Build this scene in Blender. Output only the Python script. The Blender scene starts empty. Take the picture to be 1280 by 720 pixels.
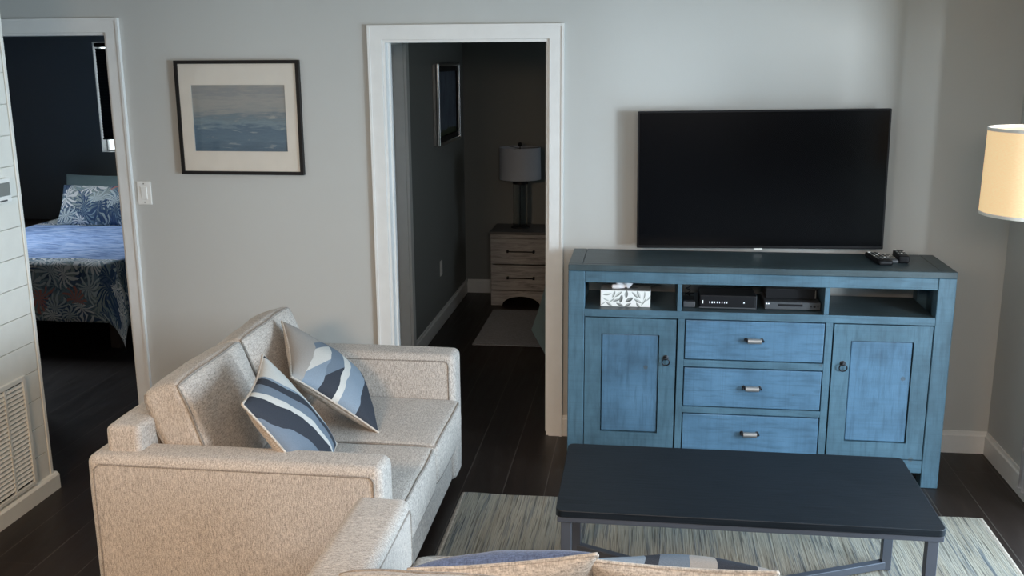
import bpy, bmesh, math, random
from mathutils import Vector, Matrix, noise as mnoise
random.seed(7)
PI = math.pi
S = bpy.context.scene
COL = S.collection

# ------------------------------------------------------------------ nodes
class NT:
    def __init__(s, name):
        s.m = bpy.data.materials.new(name); s.m.use_nodes = True
        s.t = s.m.node_tree; s.t.nodes.clear()
        s.out = s.n('ShaderNodeOutputMaterial')
        s.b = s.n('ShaderNodeBsdfPrincipled')
        s.l(s.b.outputs[0], s.out.inputs[0])
    def n(s, typ, **kw):
        nd = s.t.nodes.new(typ)
        for k, v in kw.items(): setattr(nd, k, v)
        return nd
    def l(s, a, b): s.t.links.new(a, b)
    def set(s, **kw):
        for k, v in kw.items():
            s.b.inputs[k.replace('_', ' ')].default_value = v
        return s
    def coord(s, kind='Object', scale=(1, 1, 1), rot=(0, 0, 0), loc=(0, 0, 0)):
        c = s.n('ShaderNodeTexCoord'); mp = s.n('ShaderNodeMapping')
        mp.inputs['Scale'].default_value = scale; mp.inputs['Rotation'].default_value = rot
        mp.inputs['Location'].default_value = loc
        s.l(c.outputs[kind], mp.inputs[0]); return mp.outputs[0]
    def world(s, scale=(1, 1, 1)):
        g = s.n('ShaderNodeNewGeometry'); mp = s.n('ShaderNodeMapping')
        mp.inputs['Scale'].default_value = scale
        s.l(g.outputs['Position'], mp.inputs[0]); return mp.outputs[0]
    def noise(s, vec, scale, detail=3, rough=.55, dist=0):
        t = s.n('ShaderNodeTexNoise'); t.inputs['Scale'].default_value = scale
        t.inputs['Detail'].default_value = detail; t.inputs['Roughness'].default_value = rough
        t.inputs['Distortion'].default_value = dist
        s.l(vec, t.inputs['Vector']); return t.outputs[0]
    def ramp(s, fac, stops, interp='LINEAR'):
        r = s.n('ShaderNodeValToRGB'); cr = r.color_ramp; cr.interpolation = interp
        while len(cr.elements) < len(stops): cr.elements.new(1.0)
        for e, (p, c) in zip(cr.elements, stops):
            e.position = p; e.color = (c[0], c[1], c[2], 1)
        s.l(fac, r.inputs[0]); return r.outputs[0]
    def math(s, op, a, b=None, c=None):
        m = s.n('ShaderNodeMath', operation=op)
        for i, v in enumerate((a, b, c)):
            if v is None: continue
            if isinstance(v, (int, float)): m.inputs[i].default_value = v
            else: s.l(v, m.inputs[i])
        return m.outputs[0]
    def mix(s, fac, a, b, mode='MIX'):
        m = s.n('ShaderNodeMix', data_type='RGBA', blend_type=mode)
        for sock, v in ((m.inputs['Factor'], fac), (m.inputs[6], a), (m.inputs[7], b)):
            if isinstance(v, (int, float)): sock.default_value = v
            elif isinstance(v, tuple): sock.default_value = (v[0], v[1], v[2], 1)
            else: s.l(v, sock)
        return m.outputs[2]
    def col(s, c): s.l(c, s.b.inputs['Base Color']); return s
    def bump(s, h, strength=.3, dist=.01):
        b = s.n('ShaderNodeBump'); b.inputs['Strength'].default_value = strength
        b.inputs['Distance'].default_value = dist
        s.l(h, b.inputs['Height']); s.l(b.outputs[0], s.b.inputs['Normal']); return s
    def sep(s, vec):
        x = s.n('ShaderNodeSeparateXYZ'); s.l(vec, x.inputs[0]); return x.outputs

def plain(name, c, rough=.5, metal=0, spec=.5, bumps=None):
    t = NT(name)
    v = t.coord('Object')
    n = t.noise(v, 14, 3)
    t.col(t.mix(n, tuple(x * .93 for x in c), tuple(min(1, x * 1.07) for x in c)))
    t.set(Roughness=rough, Metallic=metal)
    t.b.inputs['Specular IOR Level'].default_value = spec
    if bumps: t.bump(t.noise(v, bumps[0], 2), bumps[1], .002)
    return t.m

M = {}
def wall_paint(name, c):
    t = NT(name); v = t.world()
    n = t.noise(v, 1.7, 3); f = t.noise(v, 140, 2)
    t.col(t.mix(n, tuple(x * .97 for x in c), tuple(x * 1.03 for x in c)))
    t.set(Roughness=.62); t.bump(f, .12, .002); return t.m
M['wall'] = wall_paint('grey_wall_paint', (.49, .495, .475))
M['bedwall'] = wall_paint('grey_paint_bedroom_shade', (.205, .215, .205))  # dimness of the bedrooms put into the wall colour, darker than the grey paint
M['ceil'] = wall_paint('white_ceiling_paint', (.78, .77, .74))
M['trim'] = plain('white_trim_paint', (.72, .72, .70), .38)
M['ship'] = plain('cream_board_paint', (.74, .73, .67), .45)
M['gap'] = plain('dark_gap', (.03, .03, .03), .9)
M['black'] = plain('black_plastic', (.008, .0085, .010), .45, 0, .18)
M['blackframe'] = plain('black_frame_wood', (.010, .009, .009), .5, 0, .25)
M['iron'] = plain('dark_iron', (.03, .032, .036), .45, .7)
M['pewter'] = plain('brushed_pewter', (.42, .41, .40), .40, .8)
M['chrome'] = plain('silver_metal', (.7, .7, .7), .22, 1)
M['white'] = plain('white_plastic', (.78, .78, .75), .4)
M['greyplastic'] = plain('grey_plastic', (.055, .06, .066), .4)
M['lcd'] = plain('grey_display', (.20, .21, .20), .3)
M['legmetal'] = plain('grey_powder_steel', (.075, .082, .10), .45, .2)

# floor: dark planks along Y
t = NT('dark_plank_floor'); v = t.world()
X, Y, Z = t.sep(v)
fx = t.math('DIVIDE', t.math('ADD', X, .806 + 19.3), .193)
idx = t.math('FLOOR', fx); fr = t.math('FRACT', fx)
h = t.math('FRACT', t.math('MULTIPLY', t.math('SINE', t.math('MULTIPLY', idx, 12.9898)), 43758.5))
yy = t.math('ADD', t.math('DIVIDE', Y, 1.3), t.math('MULTIPLY', h, 7.3))
fy = t.math('FRACT', yy); iy = t.math('FLOOR', yy)
h2 = t.math('FRACT', t.math('MULTIPLY', t.math('SINE', t.math('ADD', t.math('MULTIPLY', iy, 78.2), t.math('MULTIPLY', idx, 3.17))), 1437.5))
cmb = t.n('ShaderNodeCombineXYZ'); t.l(t.math('ADD', X, t.math('MULTIPLY', h2, 9.)), cmb.inputs[0]); t.l(t.math('MULTIPLY', Y, .09), cmb.inputs[1]); t.l(h2, cmb.inputs[2])
grain = t.noise(cmb.outputs[0], 26, 5, .6, .6)
base = t.ramp(grain, [(.25, (.010, .0068, .0055)), (.6, (.022, .0145, .0115)), (.85, (.04, .026, .020))])
base = t.mix(t.math('MULTIPLY', h2, .5), base, (.026, .018, .0145))
seam = t.math('MAXIMUM', t.math('LESS_THAN', fr, .02), t.math('LESS_THAN', fy, .0008))
t.col(t.mix(seam, base, (.068, .056, .047)))
t.set(Roughness=.42); t.l(t.ramp(grain, [(.2, (.34,) * 3), (.8, (.5,) * 3)]), t.b.inputs['Roughness'])
t.b.inputs['Specular IOR Level'].default_value = .35
t.bump(t.math('SUBTRACT', t.math('MULTIPLY', grain, .4), seam), .25, .002); M['floor'] = t.m

# sofa fabric
def fabric(name, c, flecks=True):
    t = NT(name); v = t.coord('Object')
    a = t.noise(t.coord('Object', (260, 260, 60)), 1, 2, .6)
    b = t.noise(t.coord('Object', (60, 260, 260)), 1, 2, .6)
    w = t.noise(v, 6, 3)
    m1 = t.math('MULTIPLY', t.math('ADD', a, b), .5)
    k = tuple(c)
    cc = t.ramp(m1, [(.34, tuple(x * .48 for x in k)), (.5, k), (.66, tuple(min(1, x * 1.5) for x in k))])
    cc = t.mix(t.math('MULTIPLY', w, .25), cc, tuple(x * .8 for x in k))
    t.col(cc); t.set(Roughness=.9); t.b.inputs['Specular IOR Level'].default_value = .15
    t.b.inputs['Sheen Weight'].default_value = .15
    t.bump(m1, .45, .004); return t.m
M['sofa'] = fabric('heathered_grey_upholstery', (.435, .395, .355))
M['piping'] = fabric('upholstery_piping', (.25, .22, .19))
M['tan'] = fabric('tan_cushion_back', (.45, .39, .33))
M['slate'] = fabric('slate_blue_cloth', (.10, .13, .22))

# blue distressed paint with cross-grain saw marks and rubbed darker patches
def bluewood(name, axis, cols):
    t = NT(name)
    sc = [9, 9, 9]; sc[axis] = .9
    saw = [3, 3, 3]; saw[axis] = 150
    o = t.coord('Object')
    g = t.noise(t.coord('Object', tuple(sc)), 7, 5, .6, .3); w = t.noise(o, 4.2, 5, .62); f = t.noise(t.coord('Object', tuple(sc)), 30, 3)
    sw_ = t.noise(t.coord('Object', tuple(saw)), 1, 2, .5)
    c = t.ramp(w, [(.30, cols[0]), (.5, cols[1]), (.72, cols[2])])
    k = t.math('MULTIPLY', t.ramp(g, [(.32, (1,) * 3), (.52, (0,) * 3)]), .45)
    c = t.mix(k, c, tuple(x * .62 for x in cols[0]))
    c = t.mix(t.math('MULTIPLY', t.ramp(sw_, [(.5, (0,) * 3), (.68, (1,) * 3)]), .15), c, tuple(x * .6 for x in cols[0]))
    kn = t.n('ShaderNodeTexVoronoi'); kn.inputs['Scale'].default_value = 4.5; t.l(o, kn.inputs['Vector'])
    knot = t.math('LESS_THAN', t.math('ADD', kn.outputs['Distance'], t.math('MULTIPLY', f, .05)), .075)
    c = t.mix(t.math('MULTIPLY', knot, .6), c, (.06, .065, .06))
    t.col(c); t.set(Roughness=.40); t.bump(t.math('ADD', g, t.math('MULTIPLY', t.math('ADD', f, sw_), .4)), .25, .003); return t.m
BF = ((.043, .088, .120), (.062, .128, .176), (.083, .165, .225))
BP = ((.048, .103, .160), (.070, .152, .238), (.094, .195, .30))
M['blueX'] = bluewood('teal_blue_wood_across', 0, BF)
M['blueZ'] = bluewood('teal_blue_wood_upright', 2, BF)
M['panX'] = bluewood('blue_drawer_wood', 0, BP)
M['panZ'] = bluewood('blue_panel_wood', 2, BP)
M['blueTop'] = bluewood('dark_teal_wood_top', 0, ((.028, .045, .052), (.040, .064, .074), (.055, .084, .096)))

# black table top
t = NT('black_stained_wood'); v = t.coord('Object', (1.2, 24, 24)); g = t.noise(v, 5, 5, .65, .4)
t.col(t.ramp(g, [(.3, (.004, .006, .0085)), (.7, (.012, .016, .021))])); t.set(Roughness=.46); t.bump(g, .25, .002); t.b.inputs['Specular IOR Level'].default_value = .25; M['tabletop'] = t.m

# rug
t = NT('streaked_rug'); o = t.coord('Object')
a = t.noise(t.coord('Object', (60, 1.5, 1)), 1, 4, .75, .2)
b = t.noise(t.coord('Object', (13, .8, 1)), 1, 3, .7)
d = t.noise(t.coord('Object', (150, 3.5, 1), loc=(3, 5, 0)), 1, 2, .6)
c = t.ramp(b, [(.3, (.22, .19, .145)), (.5, (.31, .285, .23)), (.68, (.24, .23, .20))])
st = t.math('MULTIPLY', t.ramp(a, [(.52, (0,) * 3), (.60, (1,) * 3)]), t.ramp(b, [(.35, (.35,) * 3), (.65, (1,) * 3)]))
c = t.mix(t.math('MULTIPLY', st, .8), c, (.055, .075, .10))
st2 = t.ramp(d, [(.58, (0,) * 3), (.64, (1,) * 3)])
c = t.mix(t.math('MULTIPLY', st2, .6), c, (.035, .033, .03))
t.col(c); t.set(Roughness=.95); t.b.inputs['Specular IOR Level'].default_value = .1
t.bump(t.math('ADD', a, d), .6, .006); M['rug'] = t.m
M['rugedge'] = fabric('tan_rug_binding', (.36, .30, .24))
M['greyrug'] = fabric('grey_woven_mat', (.16, .17, .185))

# grey wash wood
t = NT('grey_washed_wood'); v = t.coord('Object', (1.5, 12, 14)); g = t.noise(v, 3, 5, .7, .8)
t.col(t.ramp(g, [(.3, (.16, .155, .15)), (.52, (.34, .33, .32)), (.7, (.46, .45, .44))])); t.set(Roughness=.6); t.bump(g, .2, .002); M['greywood'] = t.m
M['darktop'] = plain('dark_grey_top', (.09, .088, .085), .5)

# foliage print bedspread
def floral(name, dark=1.0):
    t = NT(name); o = t.coord('UV')
    nz = t.n('ShaderNodeTexNoise'); nz.inputs['Scale'].default_value = 5; t.l(o, nz.inputs['Vector'])
    off = t.n('ShaderNodeVectorMath', operation='MULTIPLY_ADD'); t.l(nz.outputs['Color'], off.inputs[0])
    off.inputs[1].default_value = (.16, .16, 0); t.l(o, off.inputs[2])
    def layer(scale, n, loc):
        mp = t.n('ShaderNodeMapping'); mp.inputs['Location'].default_value = loc
        t.l(off.outputs[0], mp.inputs[0])
        vo = t.n('ShaderNodeTexVoronoi', voronoi_dimensions='2D'); vo.inputs['Scale'].default_value = scale
        t.l(mp.outputs[0], vo.inputs['Vector'])
        df = t.n('ShaderNodeVectorMath', operation='SUBTRACT'); t.l(mp.outputs[0], df.inputs[0]); t.l(vo.outputs['Position'], df.inputs[1])
        x, y, z = t.sep(df.outputs[0])
        ang = t.math('ARCTAN2', x, y)
        r = t.math('MULTIPLY', vo.outputs['Distance'], 1.0)
        w = t.math('SINE', t.math('ADD', t.math('MULTIPLY', ang, n), t.math('MULTIPLY', r, 5.0)))
        rr, gg, bb = t.sep(vo.outputs['Color'])
        th = t.math('MULTIPLY_ADD', r, 1.9, -.75)
        leaf = t.math('GREATER_THAN', w, th)
        return leaf, rr, gg, r
    l1, r1, g1, d1 = layer(7.6, 12, (0, 0, 0)); l2, r2, g2, d2 = layer(9.6, 11, (3.3, 1.7, 0))
    bg = t.ramp(nz.outputs[0], [(.35, (.05, .08, .15)), (.5, (.16, .22, .26)), (.65, (.36, .42, .38))])
    leafc2 = t.ramp(r2, [(0, (.10, .15, .25)), (.40, (.26, .36, .41)), (.8, (.42, .47, .44))], 'CONSTANT')
    leafc1 = t.ramp(r1, [(0, (.80, .80, .78)), (.42, (.58, .64, .64)), (.68, (.05, .09, .17)), (.945, (.60, .24, .20))], 'CONSTANT')
    c = t.mix(l2, bg, leafc2)
    c = t.mix(l1, c, leafc1)
    if dark != 1: c = t.mix(.5, c, (.25, .3, .33))
    t.col(c); t.set(Roughness=.85); t.b.inputs['Specular IOR Level'].default_value = .2; return t.m
M['floral'] = floral('palm_leaf_print')
t = NT('bed_top_blue_daylight'); o = t.coord('Object'); g = t.noise(t.coord('Object', (3, 14, 4)), 3, 4, .6)
t.col(t.ramp(g, [(.35, (.11, .19, .40)), (.5, (.28, .41, .68)), (.7, (.50, .60, .78))])); t.set(Roughness=.85); M['bedtop_skylight'] = t.m  # blue daylight on the bed top, painted into its colour
M['teal'] = plain('pale_teal_cloth', (.24, .33, .33), .85, 0, .2)
M['bedwood'] = plain('dark_brown_wood', (.05, .028, .016), .5)
M['mattress'] = plain('mattress_cloth', (.3, .3, .3), .9)

# striped and patched pillow faces (object coordinates in the pillow's own plane)
WH, GY, DK, GB, LG, TN = (.58, .56, .52), (.22, .25, .28), (.045, .050, .062), (.165, .20, .245), (.235, .285, .34), (.36, .335, .31)
def clothy(t, c):
    v = t.coord('Object', (300, 300, 300)); n = t.noise(v, 1, 2)
    t.col(t.mix(n, t.mix(1., c, (.72, .72, .72), 'MULTIPLY'), c)); t.set(Roughness=.92)
    t.b.inputs['Specular IOR Level'].default_value = .1; t.bump(n, .35, .003); return t.m
t = NT('striped_pillow_print'); x, y, z = t.sep(t.coord('Object', (1 / .235,) * 3))
wob = t.math('MULTIPLY', t.math('SUBTRACT', t.noise(t.coord('Object'), 5, 2), .5), .35)
q = t.math('ADD', t.math('ADD', x, t.math('MULTIPLY', y, .42)), wob)
q = t.math('MULTIPLY_ADD', q, 1 / 3.2, .5)
def Q(v): return v / 3.2 + .5
c = t.ramp(q, [(0, LG), (Q(-1.25), WH), (Q(-1.05), GB), (Q(-.60), DK), (Q(-.24), WH), (Q(-.09), GB), (Q(.18), DK), (Q(.42), LG), (Q(.50), WH), (Q(1.22), DK)], 'CONSTANT')
M['stripe'] = clothy(t, c)
def patch_mat(name, sx):
    t = NT(name); x, y, z = t.sep(t.coord('Object', (1 / .23,) * 3))
    wob = t.math('MULTIPLY', t.math('SUBTRACT', t.noise(t.coord('Object'), 5, 2), .5), .3)
    q = t.math('ADD', t.math('ADD', x, t.math('MULTIPLY', y, -.2)), wob)
    p = t.math('SUBTRACT', y, t.math('MULTIPLY', x, 1.3))
    p = t.math('MULTIPLY_ADD', p, .25, .5)
    P = lambda v: v * .25 + .5
    b1 = t.ramp(p, [(0, WH), (P(-.25), TN)], 'CONSTANT')
    b2 = t.ramp(p, [(0, LG), (P(.2), WH), (P(.72), GB), (P(.98), TN)], 'CONSTANT')
    b3 = t.ramp(p, [(0, DK), (P(-.2), GB), (P(1.1), DK)], 'CONSTANT')
    c = b1
    for lim, nx in ((-.60, b2), (-.26, b3), (.06, WH), (.22, LG), (.62, DK)):
        c = t.mix(t.math('GREATER_THAN', q, lim), c, nx)
    return clothy(t, c)
M['patch'] = patch_mat('patchwork_pillow_print', 1)
t = NT('banded_pillow_print'); x, y, z = t.sep(t.coord('Object', (1 / .235,) * 3))
wob = t.math('MULTIPLY', t.math('SUBTRACT', t.noise(t.coord('Object'), 6, 2), .5), .3)
q = t.math('MULTIPLY_ADD', t.math('ADD', t.math('ADD', x, t.math('MULTIPLY', y, .25)), wob), .4, .5)
P = lambda v: v * .4 + .5
c = t.ramp(q, [(0, TN), (P(-.56), DK), (P(-.12), TN), (P(.12), GB), (P(.44), DK), (P(.60), LG)], 'CONSTANT')
M['band'] = clothy(t, c)

# paintings
t = NT('abstract_sea_painting'); o = t.coord('Object'); x, y, z = t.sep(o)
st = t.noise(t.coord('Object', (2.2, 2, 16)), 4, 5, .65, .5)
hgt = t.math('MULTIPLY_ADD', z, 1 / .34, .5)
hv = t.math('ADD', hgt, t.math('MULTIPLY', t.math('SUBTRACT', st, .5), .55))
c = t.ramp(hv, [(.0, (.07, .13, .20)), (.2, (.11, .19, .27)), (.32, (.09, .16, .24)), (.42, (.21, .30, .36)), (.5, (.16, .23, .28)), (.6, (.30, .33, .34)), (.75, (.37, .38, .37)), (.88, (.28, .31, .33)), (1, (.36, .37, .36))])
fl = t.math('MULTIPLY', t.math('GREATER_THAN', st, .63), t.math('LESS_THAN', hgt, .55))
c = t.mix(t.math('MULTIPLY', fl, .35), c, (.45, .47, .46)); t.col(c); t.set(Roughness=.4); M['sea'] = t.m
t = NT('misty_fall_painting'); x, y, z = t.sep(t.coord('Object'))
st = t.noise(t.coord('Object', (4, 14, 2)), 3, 4, .6, .6)
hgt = t.math('MULTIPLY_ADD', z, 1 / .5, .5)
slope = t.math('ADD', hgt, t.math('MULTIPLY', y, -.55))
c = t.mix(t.math('LESS_THAN', t.math('ADD', slope, t.math('MULTIPLY', st, .2)), .24), t.ramp(st, [(.35, (.05, .08, .13)), (.6, (.12, .17, .24)), (.75, (.2, .25, .3))]), (.03, .055, .02))
t.col(c); t.set(Roughness=.35); M['fall'] = t.m
M['mat'] = plain('cream_mat_board', (.80, .79, .74), .6)
# leaf print for the tissue carton
t = NT('leaf_print_carton'); o = t.coord('Object'); x, y, z = t.sep(o)
c = None
for cx_, cz_, ang, ln, wd_, tone in ((-.085, .060, .15, .022, .007, .30), (-.090, .035, -.5, .018, .006, .42), (-.055, .058, 1.2, .020, .006, .22), (-.033, .060, .7, .022, .007, .25),
        (-.062, .034, .7, .020, .007, .35), (-.040, .032, .35, .020, .006, .18), (-.020, .038, 1.35, .021, .008, .08), (.004, .060, 1.5, .020, .008, .16),
        (.018, .034, .55, .022, .009, .10), (.045, .058, -.75, .022, .006, .22), (.062, .060, -1.15, .021, .007, .25), (.086, .056, 1.45, .022, .006, .32),
        (.058, .030, -.5, .022, .007, .22), (.084, .026, 1.0, .022, .006, .28), (-.075, .012, -.6, .018, .006, .20), (-.025, .010, -.4, .020, .006, .12), (.012, .010, .5, .018, .006, .14), (.060, .008, -1.0, .018, .006, .18), (-.104, .016, .6, .018, .005, .4), (.106, .044, .9, .018, .006, .35)):
    dx = t.math('SUBTRACT', x, cx_); dz = t.math('SUBTRACT', z, cz_)
    u = t.math('ADD', t.math('MULTIPLY', dx, math.cos(ang)), t.math('MULTIPLY', dz, math.sin(ang)))
    v = t.math('SUBTRACT', t.math('MULTIPLY', dz, math.cos(ang)), t.math('MULTIPLY', dx, math.sin(ang)))
    lim = t.math('SUBTRACT', wd_, t.math('MULTIPLY', t.math('MULTIPLY', u, u), wd_ / ln ** 2))
    inside = t.math('LESS_THAN', t.math('ABSOLUTE', v), lim)
    half = t.math('GREATER_THAN', v, 0)
    lc = t.mix(half, (tone, tone * 1.08, tone * 1.02), (min(.75, tone * 2.4), min(.77, tone * 2.5), min(.75, tone * 2.4)))
    c = t.mix(inside, (.80, .81, .79) if c is None else c, lc)
front = t.math('LESS_THAN', z, .0775)
c = t.mix(front, (.25, .26, .25), c)
t.col(c); t.set(Roughness=.5); M['carton'] = t.m

# screen, glass, shade, curtain
t = NT('tv_screen_glass'); n = t.noise(t.coord('Object'), 2, 1)
t.col(t.mix(n, (.002, .0022, .003), (.003, .0033, .0042))); t.set(Roughness=.2); t.b.inputs['Specular IOR Level'].default_value = .13; M['screen'] = t.m
t = NT('clear_glass'); t.set(Base_Color=(.9, .93, .93, 1), Roughness=.03, IOR=1.45)
t.b.inputs['Transmission Weight'].default_value = 1.0; M['glass'] = t.m
def thin_glass(name):
    t = NT(name); tr = t.n('ShaderNodeBsdfTransparent'); gl = t.n('ShaderNodeBsdfGlossy'); gl.inputs['Roughness'].default_value = .03
    fr = t.n('ShaderNodeFresnel'); fr.inputs[0].default_value = 1.4; mx = t.n('ShaderNodeMixShader')
    t.l(t.math('MULTIPLY', fr.outputs[0], .6), mx.inputs[0]); t.l(tr.outputs[0], mx.inputs[1]); t.l(gl.outputs[0], mx.inputs[2]); t.l(mx.outputs[0], t.out.inputs[0]); return t.m
M['pane'] = thin_glass('thin_clear_pane')
t = NT('lit_linen_shade'); v = t.coord('Object', (30, 30, 160)); g = t.noise(v, 3, 3)
c = t.ramp(g, [(.3, (.90, .60, .28)), (.7, (.95, .68, .37))]); t.col(t.mix(.6, c, (.5, .42, .3))); t.set(Roughness=.8)
t.l(c, t.b.inputs['Emission Color']); t.b.inputs['Emission Strength'].default_value = .66; M['shade'] = t.m
M['shadetrim'] = plain('cream_shade_trim', (.80, .76, .68), .7)
M['dimshade'] = plain('grey_linen_shade', (.42, .46, .52), .8)
t = NT('grey_sheer_curtain'); v = t.coord('Object', (200, 200, 20)); g = t.noise(v, 1, 2)
t.col(t.ramp(g, [(.3, (.36, .35, .36)), (.7, (.46, .45, .46))])); t.set(Roughness=.85); M['curtain'] = t.m
def led(name, c, s):
    t = NT(name); t.set(Base_Color=(*c, 1), Emission_Color=(*c, 1), Emission_Strength=s); return t.m
M['led'] = led('white_indicator_light', (.7, .75, .8), .35)
M['paper'] = plain('white_tissue_paper', (.82, .82, .84), .8)
t = NT('grass_outside'); n = t.noise(t.world(), 3, 4); t.col(t.mix(n, (.16, .2, .1), (.28, .3, .2))); t.set(Roughness=1); M['yard'] = t.m

# ------------------------------------------------------------------ geometry helpers
def link(o):
    COL.objects.link(o); return o
def tag(o, label=None, cat=None, group=None, kind=None):
    if label: o['label'] = label
    if cat: o['category'] = cat
    if group: o['group'] = group
    if kind: o['kind'] = kind
    return o
def empty(name, loc=(0, 0, 0), rot=None, label=None, cat=None, group=None):
    o = bpy.data.objects.new(name, None); o.empty_display_size = .1
    o.location = loc
    if rot is not None:
        if isinstance(rot, Matrix): o.rotation_euler = rot.to_euler()
        else: o.rotation_euler = rot
    link(o); return tag(o, label, cat, group)
def mesh(name, bm, mat, parent=None, smooth=False, kind=None, loc=None, auto=None):
    me = bpy.data.meshes.new(name)
    bmesh.ops.recalc_face_normals(bm, faces=bm.faces[:])
    if smooth:
        for f in bm.faces: f.smooth = True
    bm.to_mesh(me); bm.free()
    o = bpy.data.objects.new(name, me); link(o)
    for m_ in (mat if isinstance(mat, (list, tuple)) else [mat]): me.materials.append(m_)
    if parent: o.parent = parent
    if kind: o['kind'] = kind
    if loc: o.location = loc
    if auto:
        for e in me.edges: pass
        md = o.modifiers.new('edge_split', 'EDGE_SPLIT'); md.split_angle = math.radians(auto)
    return o
def NB(): return bmesh.new()
def box(bm, x0, x1, y0, y1, z0, z1, bev=0, seg=2, mi=0, mat=None):
    vs = [bm.verts.new((x, y, z)) for x in (x0, x1) for y in (y0, y1) for z in (z0, z1)]
    idx = [(0, 1, 3, 2), (4, 6, 7, 5), (0, 4, 5, 1), (2, 3, 7, 6), (0, 2, 6, 4), (1, 5, 7, 3)]
    fs = [bm.faces.new([vs[i] for i in f]) for f in idx]
    for f in fs: f.material_index = mi
    if bev:
        es = list({e for f in fs for e in f.edges})
        r = bmesh.ops.bevel(bm, geom=es, offset=bev, segments=seg, affect='EDGES', profile=.5)
        for f in r['faces']: f.material_index = mi
    return vs
def xform(bm, mtx, start=0):
    bm.verts.ensure_lookup_table()
    bmesh.ops.transform(bm, matrix=mtx, verts=bm.verts[start:])
def prism(bm, pts, axis, a0, a1, mi=0):
    """extrude the polygon pts (2-D) along axis from a0 to a1"""
    def mk(p, a):
        if axis == 0: return (a, p[0], p[1])
        if axis == 1: return (p[0], a, p[1])
        return (p[0], p[1], a)
    A = [bm.verts.new(mk(p, a0)) for p in pts]; B = [bm.verts.new(mk(p, a1)) for p in pts]
    n = len(pts); fs = [bm.faces.new(A), bm.faces.new(B[::-1])]
    for i in range(n): fs.append(bm.faces.new((A[i], A[(i + 1) % n], B[(i + 1) % n], B[i])))
    for f in fs: f.material_index = mi
def lathe(bm, prof, n=40, c=(0, 0, 0), mi=0, cap=True):
    rings = []
    for r, z in prof:
        rings.append([bm.verts.new((c[0] + r * math.cos(2 * PI * i / n), c[1] + r * math.sin(2 * PI * i / n), c[2] + z)) for i in range(n)])
    for a, b in zip(rings, rings[1:]):
        for i in range(n):
            bm.faces.new((a[i], a[(i + 1) % n], b[(i + 1) % n], b[i])).material_index = mi
    if cap:
        for rg in (rings[0], rings[-1]):
            if prof[0][0] > 1e-6: bm.faces.new(rg).material_index = mi
def tube(bm, pts, r, n=8, closed=False, mi=0):
    pts = [Vector(p) for p in pts]; N = len(pts); rings = []; up = None
    for i, p in enumerate(pts):
        if closed: d = pts[(i + 1) % N] - pts[i - 1]
        else: d = pts[min(i + 1, N - 1)] - pts[max(i - 1, 0)]
        d.normalize()
        if up is None:
            up = Vector((0, 0, 1)) if abs(d.z) < .9 else Vector((1, 0, 0))
        s = d.cross(up).normalized(); up = s.cross(d).normalized()
        rr = r[i] if isinstance(r, (list, tuple)) else r
        rings.append([bm.verts.new(p + (s * math.cos(2 * PI * k / n) + up * math.sin(2 * PI * k / n)) * rr) for k in range(n)])
    for i in range(N if closed else N - 1):
        a, b = rings[i], rings[(i + 1) % N]
        # align closing ring
        off = 0
        if closed and i == N - 1:
            off = min(range(n), key=lambda q: (a[0].co - b[q].co).length)
        for k in range(n):
            bm.faces.new((a[k], a[(k + 1) % n], b[(k + 1 + off) % n], b[(k + off) % n])).material_index = mi
    if not closed:
        bm.faces.new(rings[0]).material_index = mi; bm.faces.new(rings[-1][::-1]).material_index = mi
def soft_pos(p, h, r, puff):
    """rounded-box surface point for p in [-1,1]^3"""
    q = [p[i] * h[i] for i in range(3)]
    inner = [max(-(h[i] - r), min(h[i] - r, q[i])) for i in range(3)]
    d = Vector([q[i] - inner[i] for i in range(3)])
    if d.length > 1e-9: d = d.normalized() * r
    v = Vector(inner) + d
    w = [1 - min(1, abs(v[i]) / h[i]) ** 2 for i in range(3)]
    o = v.copy()
    for a in range(3):
        b, c = [k for k in range(3) if k != a]
        o[a] += puff[a] * (v[a] / h[a]) * math.sqrt(max(0, w[b] * w[c]))
    return o
def soft_box(bm, c, h, r, puff=(0, 0, 0), k=8, wrinkle=0, seed=0):
    stops = []
    for i in range(3):
        a = (h[i] - r) / h[i]
        s = [-1 + (1 - a) * j / 4 for j in range(4)] + [-a + 2 * a * j / k for j in range(k + 1)] + [a + (1 - a) * j / 4 for j in range(1, 5)]
        stops.append(s)
    st = len(bm.verts)
    for a in range(3):
        b, cc = [q for q in range(3) if q != a]
        for sg in (-1, 1):
            g = []
            for u in stops[b]:
                row = []
                for v in stops[cc]:
                    p = [0, 0, 0]; p[a] = sg; p[b] = u; p[cc] = v
                    co = soft_pos(p, h, r, puff)
                    if wrinkle:
                        nv = mnoise.noise_vector(co * 7 + Vector((seed, 0, seed))) * wrinkle
                        co = co + nv
                    row.append(bm.verts.new(co + Vector(c)))
                g.append(row)
            for i in range(len(g) - 1):
                for j in range(len(g[0]) - 1):
                    bm.faces.new((g[i][j], g[i + 1][j], g[i + 1][j + 1], g[i][j + 1]))
    bm.verts.ensure_lookup_table()
    bmesh.ops.remove_doubles(bm, verts=bm.verts[st:], dist=1e-5)
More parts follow.
